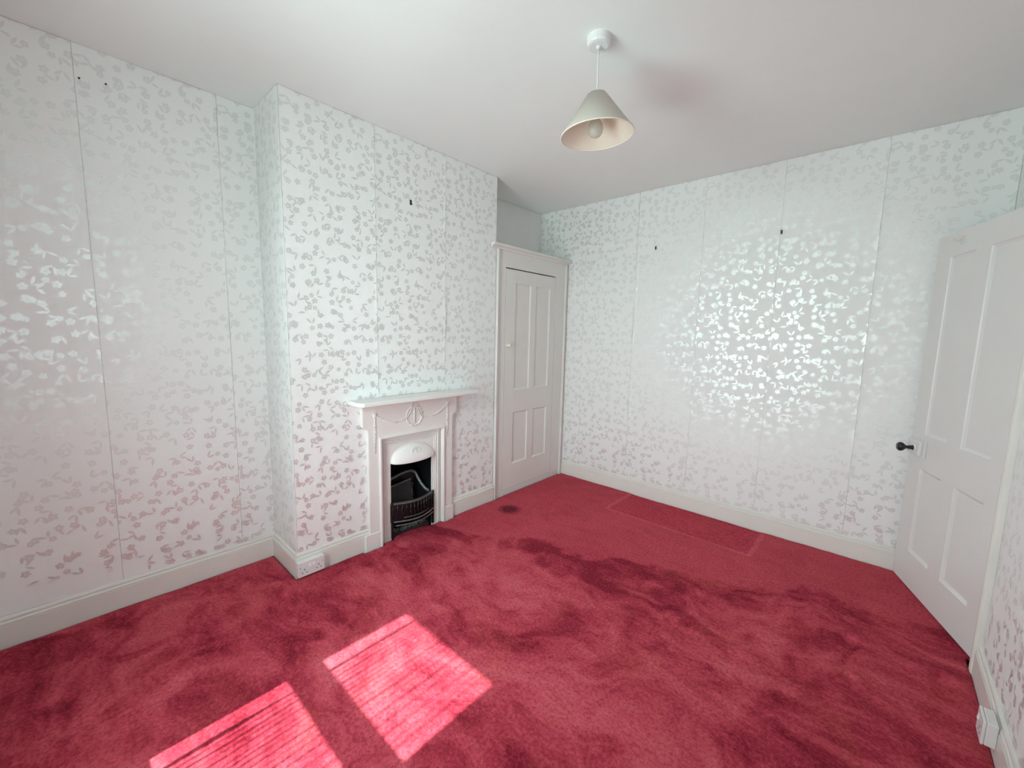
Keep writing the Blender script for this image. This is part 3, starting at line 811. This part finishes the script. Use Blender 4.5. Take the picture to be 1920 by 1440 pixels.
# bowed basket front
def bow(t, bulge=0.060): return (D + 0.008 + bulge * sin(pi * t), 1.738 + (2.094 - 1.738) * t)
def rail(z, r, b0=0.06, t0=0.0, t1=1.0, n=20): return [(*bow(t0 + (t1 - t0) * k / n, b0), z) for k in range(n + 1)]
bk = bpy.data.objects.new('fire_basket', None); COL.objects.link(bk); bk.parent = fire
def flat_rail(z0, z1, th, b0, name, mat):
    b = MB(); n = 20; rs = []
    for k in range(n + 1):
        x, y = bow(k / n, b0)
        rs.append([b.bm.verts.new(p) for p in ((x - th, y, z0), (x, y, z0), (x, y, z1), (x - th, y, z1))])
    for k in range(n):
        for j in range(4): b.bm.faces.new((rs[k][j], rs[k][(j + 1) % 4], rs[k + 1][(j + 1) % 4], rs[k + 1][j]))
    b.bm.faces.new(rs[0][::-1]); b.bm.faces.new(rs[-1])
    return b.build(name, mat, bk)
flat_rail(0.236, 0.248, 0.016, 0.060, 'top_rail', M['iron_worn'])
flat_rail(0.112, 0.236, 0.004, 0.050, 'backing_plate', M['iron'])
for i in range(13):
    t = (i + 0.5) / 13; x, y = bow(t, 0.058); ph = i % 2
    b = MB().tube([(x, y, 0.118), (x + 0.002, y + 0.004, 0.155), (x + 0.003, y - 0.003, 0.190), (x, y, 0.236)], [0.0035, 0.0055, 0.005, 0.0035], 6)
    b.ball((x + 0.003, y, 0.205 if ph else 0.175), 0.010, 1, (0.6, 0.8, 1.2)); b.ball((x + 0.002, y + 0.008, 0.150 if ph else 0.215), 0.0065, 1, (0.6, 0.8, 1.2))
    b.build('bar', M['iron'], bk, smooth=True)
b = MB().tube(rail(0.140, 0, 0.062, 0.22, 0.86), 0.0032, 6); b.build('thin_rail', M['iron_worn'], bk, smooth=True)
b = MB().tube(rail(0.116, 0, 0.064, 0.05, 0.97), 0.0052, 8); b.build('lower_rail', M['iron_worn'], bk, smooth=True)
b = MB().tube(rail(0.088, 0, 0.058, 0.08, 0.96), 0.0046, 8); b.build('lower_rail', M['iron_worn'], bk, smooth=True)
for t in (0.03, 0.97):
    x, y = bow(t, 0.05); MB().box(x - 0.012, x + 0.004, y - 0.007, y + 0.007, 0.0, 0.25).build('upright', M['iron'], bk, 0.002)
b = MB().box(0.24, 0.27, ya + 0.004, yb - 0.004, 0.004, 0.085); b.build('ash_guard', M['iron'], bk, 0.003)
b = MB(); rr = random.Random(5)
for k in range(170):
    t = rr.random(); x = D - 0.042 - rr.random() * 0.040; y = ya + 0.012 + (yb - ya - 0.024) * t
    b.ball((x, y, 0.004 + rr.random() * 0.008), rr.uniform(0.003, 0.0075), 1, (1, rr.uniform(.7, 1.3), rr.uniform(.6, 1)))
o = b.build('cinders', M['ash'], fire); o['kind'] = 'stuff'
anchor(fire, (D, 1.915, FL))

# ------------------------------------------------------------------ pendant light
lx, ly = 1.732, 1.892
pend = thing('pendant_light', 'ceiling pendant light with a tilted cream cone shade and clear bulb', 'lamp')
MB().lathe([(0.047, 0.0), (0.047, -0.026), (0.044, -0.033), (0.036, -0.036), (0.010, -0.036), (0.010, -0.044), (0.006, -0.046)], (lx, ly, H), (0, 0, 1), 36).build('ceiling_rose', M['plastic'], pend, 0.0, smooth=False)
ZT, ZBm = 2.382, 2.226
MB().tube([(lx, ly, H - 0.04), (lx + 0.001, ly, 2.50), (lx, ly, ZT - 0.01)], 0.0034, 8).build('cord', M['cord'], pend, smooth=True)
MB().lathe([(0.006, 0.03), (0.014, 0.02), (0.017, 0.0), (0.017, -0.045), (0.019, -0.05), (0.019, -0.058)], (0, 0, -0.02), (0, 0, 1), 20).build('lamp_holder', M['plastic'], pend, smooth=True).location = (lx, ly, ZT)
# shade hung a little askew on the holder
r_t, r_b = 0.040, 0.149
hs_ = ZT - ZBm
sh_ = MB(); n = 48
sh_.lathe([(r_b, -hs_), (r_t, 0.0), (r_t - 0.004, -0.002), (r_b - 0.0035, -hs_), (r_b, -hs_)], (0, 0, 0), (0, 0, 1), n, cap=False)
shade = sh_.build('lamp_shade', M['shade'], pend, smooth=False)
shade.data.materials.append(M['shade_in'])
for p in shade.data.polygons:
    cc = p.center; p.use_smooth = True
    if p.normal.dot(Vector((cc.x, cc.y, 0))) < 0: p.material_index = 1
tilt_axis = Vector((fwd.x, fwd.y, 0)).normalized()
TILT = Matrix.Rotation(radians(-3.4), 4, tilt_axis) @ Matrix.Rotation(radians(1.0), 4, rgt)
shade.matrix_world = Matrix.Translation((lx, ly, ZT)) @ TILT
q = MB().lathe([(r_t - 0.006, -0.004), (r_t - 0.004, -0.006), (0.020, -0.008), (0.020, -0.003), (r_t - 0.006, -0.003)], (0, 0, 0), (0, 0, 1), 24, cap=False).build('shade_gimbal', M['plastic'], shade, smooth=False)
sr = MB().tube([(r_b * cos(2 * pi * k / 64), r_b * sin(2 * pi * k / 64), -hs_) for k in range(65)], 0.0024, 8, cap=False)
sr.build('shade_rim', M['shade_in'], shade, smooth=True)
bl = MB().lathe([(0.014, 0.0), (0.014, -0.014), (0.018, -0.024), (0.027, -0.040), (0.031, -0.056), (0.029, -0.072), (0.021, -0.084), (0.010, -0.090), (0.0, -0.0915)], (0, 0, 0), (0, 0, 1), 28).build('bulb', M['bulb'], pend, smooth=True)
bl.location = (lx + 0.002, ly, ZT - 0.075)
MB().tube([(-0.010, 0, -0.048), (-0.004, 0.003, -0.052), (0.004, -0.003, -0.052), (0.010, 0, -0.048)], 0.0012, 6).build('filament', M['steel'], bl)
anchor_children = [c_ for c_ in pend.children]
pend.location = (lx, ly, H)
for c_ in anchor_children: c_.matrix_parent_inverse = Matrix.Translation((lx, ly, H)).inverted()

# ------------------------------------------------------------------ sockets
def socket(label, loc, rotz, gangs=2):
    """double switched socket on a surface box. local: u along wall 0..0.147, v outwards, z up."""
    t = thing('double_socket' if gangs == 2 else 'single_socket', label, 'socket')
    w, h = (0.147 if gangs == 2 else 0.088), 0.088
    MB().box(0.001, w - 0.001, 0, 0.028, 0.001, h - 0.001).build('back_box', M['plastic'], t, 0.004)
    MB().box(0, w, 0.028, 0.037, 0, h).build('face_plate', M['plastic'], t, 0.004, seg=3)
    for u in ((0.063, 0.084) if gangs == 2 else (0.064,)):
        MB().prism([(0.037, 0.050), (0.0415, 0.050), (0.0385, 0.069), (0.037, 0.069)], u - 0.0065, u + 0.0065).build('switch', M['switch'], t, 0.001)
    for cu in ((0.034, 0.113) if gangs == 2 else (0.036,)):
        for du_, dz, ww, hh in ((0, 0.036, 0.0042, 0.0085), (-0.0115, 0.018, 0.0068, 0.0045), (0.0115, 0.018, 0.0068, 0.0045)):
            MB().box(cu + du_ - ww / 2, cu + du_ + ww / 2, 0.0365, 0.0374, dz - hh / 2 + 0.006, dz + hh / 2 + 0.006).build('pin_hole', M['hole'], t)
    for u in (0.0115, w - 0.0115):
        MB().lathe([(0.003, 0), (0.003, 0.0006)], (u, 0.0368, h / 2 + 0.012), (0, 1, 0), 10).build('screw', M['steel'], t)
    t.location = loc; t.rotation_euler = (0, 0, rotz)
    return t
# rotation: local u -> +y, v -> +x needs a mirror-free frame: u=+x, v=+y rotated by -90 deg gives u=-y, v=+x
socket('white double socket with its face towards the room, at the foot of the chimney breast', (D + SKT, 1.127 + 0.147, 0.010), -pi / 2)
socket('white single socket seen edge-on, fixed to the skirting beside the open door', (W - SKT, 2.342, 0.034), pi / 2, 1)

# ------------------------------------------------------------------ nails and picture hook left in the walls
t = thing('picture_hook', 'small dark picture hook left high on the chimney breast wallpaper', 'hook')
MB().box(D + 0.001, D + 0.004, 1.912, 1.926, 2.205, 2.236).build('plate', M['nail'], t, 0.001)
MB().tube([(D + 0.004, 1.919, 2.210), (D + 0.012, 1.919, 2.204), (D + 0.016, 1.919, 2.213)], 0.0025, 6).build('hook', M['nail'], t)
anchor(t, (D, 1.919, 2.21))
def wall_nail(label, p, n, ln=0.018, r=0.003):
    p, n = Vector(p), Vector(n)
    o = MB().tube([p + n * 0.001, p + n * ln, p + n * (ln + 0.0015)], [r, r, r], 8)
    o.lathe([(r * 1.9, 0), (r * 1.9, 0.0015)], p + n * ln, n, 10)
    return tag(o.build('nail', M['nail']), label, 'nail', 'nails left in the wallpaper')
def sag(label, p, n):
    p, n = Vector(p), Vector(n)
    b = MB().box(-0.005, 0.005, -0.0015, 0.0015, -0.013, 0.013)
    b.tube([(0, 0, 0.006), (0, 0.014, 0.006)], 0.003, 6); b.tube([(0, 0.002, -0.010), (0, 0.010, -0.013), (0, 0.012, -0.006)], 0.002, 6)
    o = b.build('nail', M['nail']); o.matrix_world = Matrix.Translation(p + n * 0.0035) @ n.to_track_quat('Y', 'Z').to_matrix().to_4x4()
    return tag(o, label, 'nail', 'nails left in the wallpaper')
sag('dark nail in the back wall, the higher and farther from the cupboard', (2.113, L, 2.128), (0, -1, 0))
sag('dark nail in the back wall, the nearer to the cupboard', (1.228, L, 2.127), (0, -1, 0))
wall_nail('tiny nail near the ceiling on the left wall, just beside the wallpaper seam', (0, 0.47, 2.456), (1, 0, 0), 0.010, 0.002)
wall_nail('tiny nail near the ceiling on the left wall, farther from the seam', (0, 0.554, 2.468), (1, 0, 0), 0.008, 0.002)

# ------------------------------------------------------------------ sash window behind the camera
win = bpy.data.objects.new('window_1', None); COL.objects.link(win); struct(win)
gx0, gx1 = 1.080, 1.682
gz = (0.640, (0.835 - GY) * SUN_TAN, (0.975 - GY) * SUN_TAN, (1.463 - GY) * SUN_TAN)
b = MB()
b.box(WX0, gx0 - 0.0, GY - 0.022, GY + 0.022, WZ0, WZ1); b.box(gx1, WX1, GY - 0.022, GY + 0.022, WZ0, WZ1); b.box(gx0, gx1, GY - 0.003, GY + 0.003, gz[3], WZ1)
b.build('window_frame', M['gloss'], win)
b = MB(); b.box(gx0, gx1, GY - 0.02, GY + 0.02, 0.588, 0.612); b.box(gx0, gx1, GY - 0.02, GY + 0.02, gz[1] + 0.03, gz[2] - 0.03); b.build('sash_rail', M['gloss'], win)
b = MB(); b.box(gx0, gx1, GY - 0.003, GY + 0.003, gz[1], gz[2]); b.build('meeting_rail', M['gloss'], win)
MB().box(gx0, gx1, GY - 0.0015, GY + 0.0015, 0.612, gz[1]).build('pane', M['pane'], win)
MB().box(gx0, gx1, GY - 0.0015, GY + 0.0015, gz[2], gz[3]).build('pane', M['pane'], win)
MB().box(WX0, WX1, -0.15, -0.001, WZ0 - 0.02, WZ0 - 0.001).build('window_sill', M['gloss'], win)
win2 = bpy.data.objects.new('window_2', None); COL.objects.link(win2); struct(win2)
b = MB()
for a0, a1, c0, c1 in ((VY0, VY0 + 0.03, VZ0, VZ1), (VY1 - 0.03, VY1, VZ0, VZ1), (VY0 + 0.03, VY1 - 0.03, VZ0, VZ0 + 0.04), (VY0 + 0.03, VY1 - 0.03, VZ1 - 0.04, VZ1)):
    b.box(W + 0.03, W + 0.07, a0, a1, c0, c1)
b.build('window_frame', M['gloss'], win2)
MB().box(W + 0.048, W + 0.052, VY0 + 0.03, VY1 - 0.03, VZ0 + 0.04, VZ1 - 0.04).build('pane', M['pane_dim'], win2)
# strings of a net curtain hanging inside the glass
net = thing('net_curtain', 'thin white net curtain strands hanging inside the sash window', 'curtain')
MB().tube([(WX0 + 0.003, -0.012, 2.14), (WX1 - 0.003, -0.012, 2.14)], 0.004, 8).build('curtain_wire', M['steel'], net)
rr = random.Random(3)
xs = [(1.150, .020), (1.176, .006), (1.200, .010), (1.222, .006), (1.245, .008), (1.275, .006), (1.296, .009), (1.318, .006), (1.345, .008), (1.371, .005), (1.398, .009), (1.430, .006), (1.470, .009), (1.515, .006), (1.560, .009), (1.600, .005), (1.628, .008)]
for x, w in xs:
    b = MB(); n = 14
    A = []
    for k in range(n + 1):
        z = 0.60 + (2.135 - 0.60) * k / n; xx = x + 0.006 * noise.noise((x * 50, z * 2.0, 0)) * (1 - k / n)
        ww = w * (0.75 + 0.6 * noise.noise((x * 40, z * 3, 5)))
        A.append([b.bm.verts.new((xx - ww / 2, -0.014, z)), b.bm.verts.new((xx + ww / 2, -0.010, z))])
    for k in range(n): b.bm.faces.new((A[k][0], A[k][1], A[k + 1][1], A[k + 1][0]))
    b.build('strand', M['net'], net, solid=0.001)
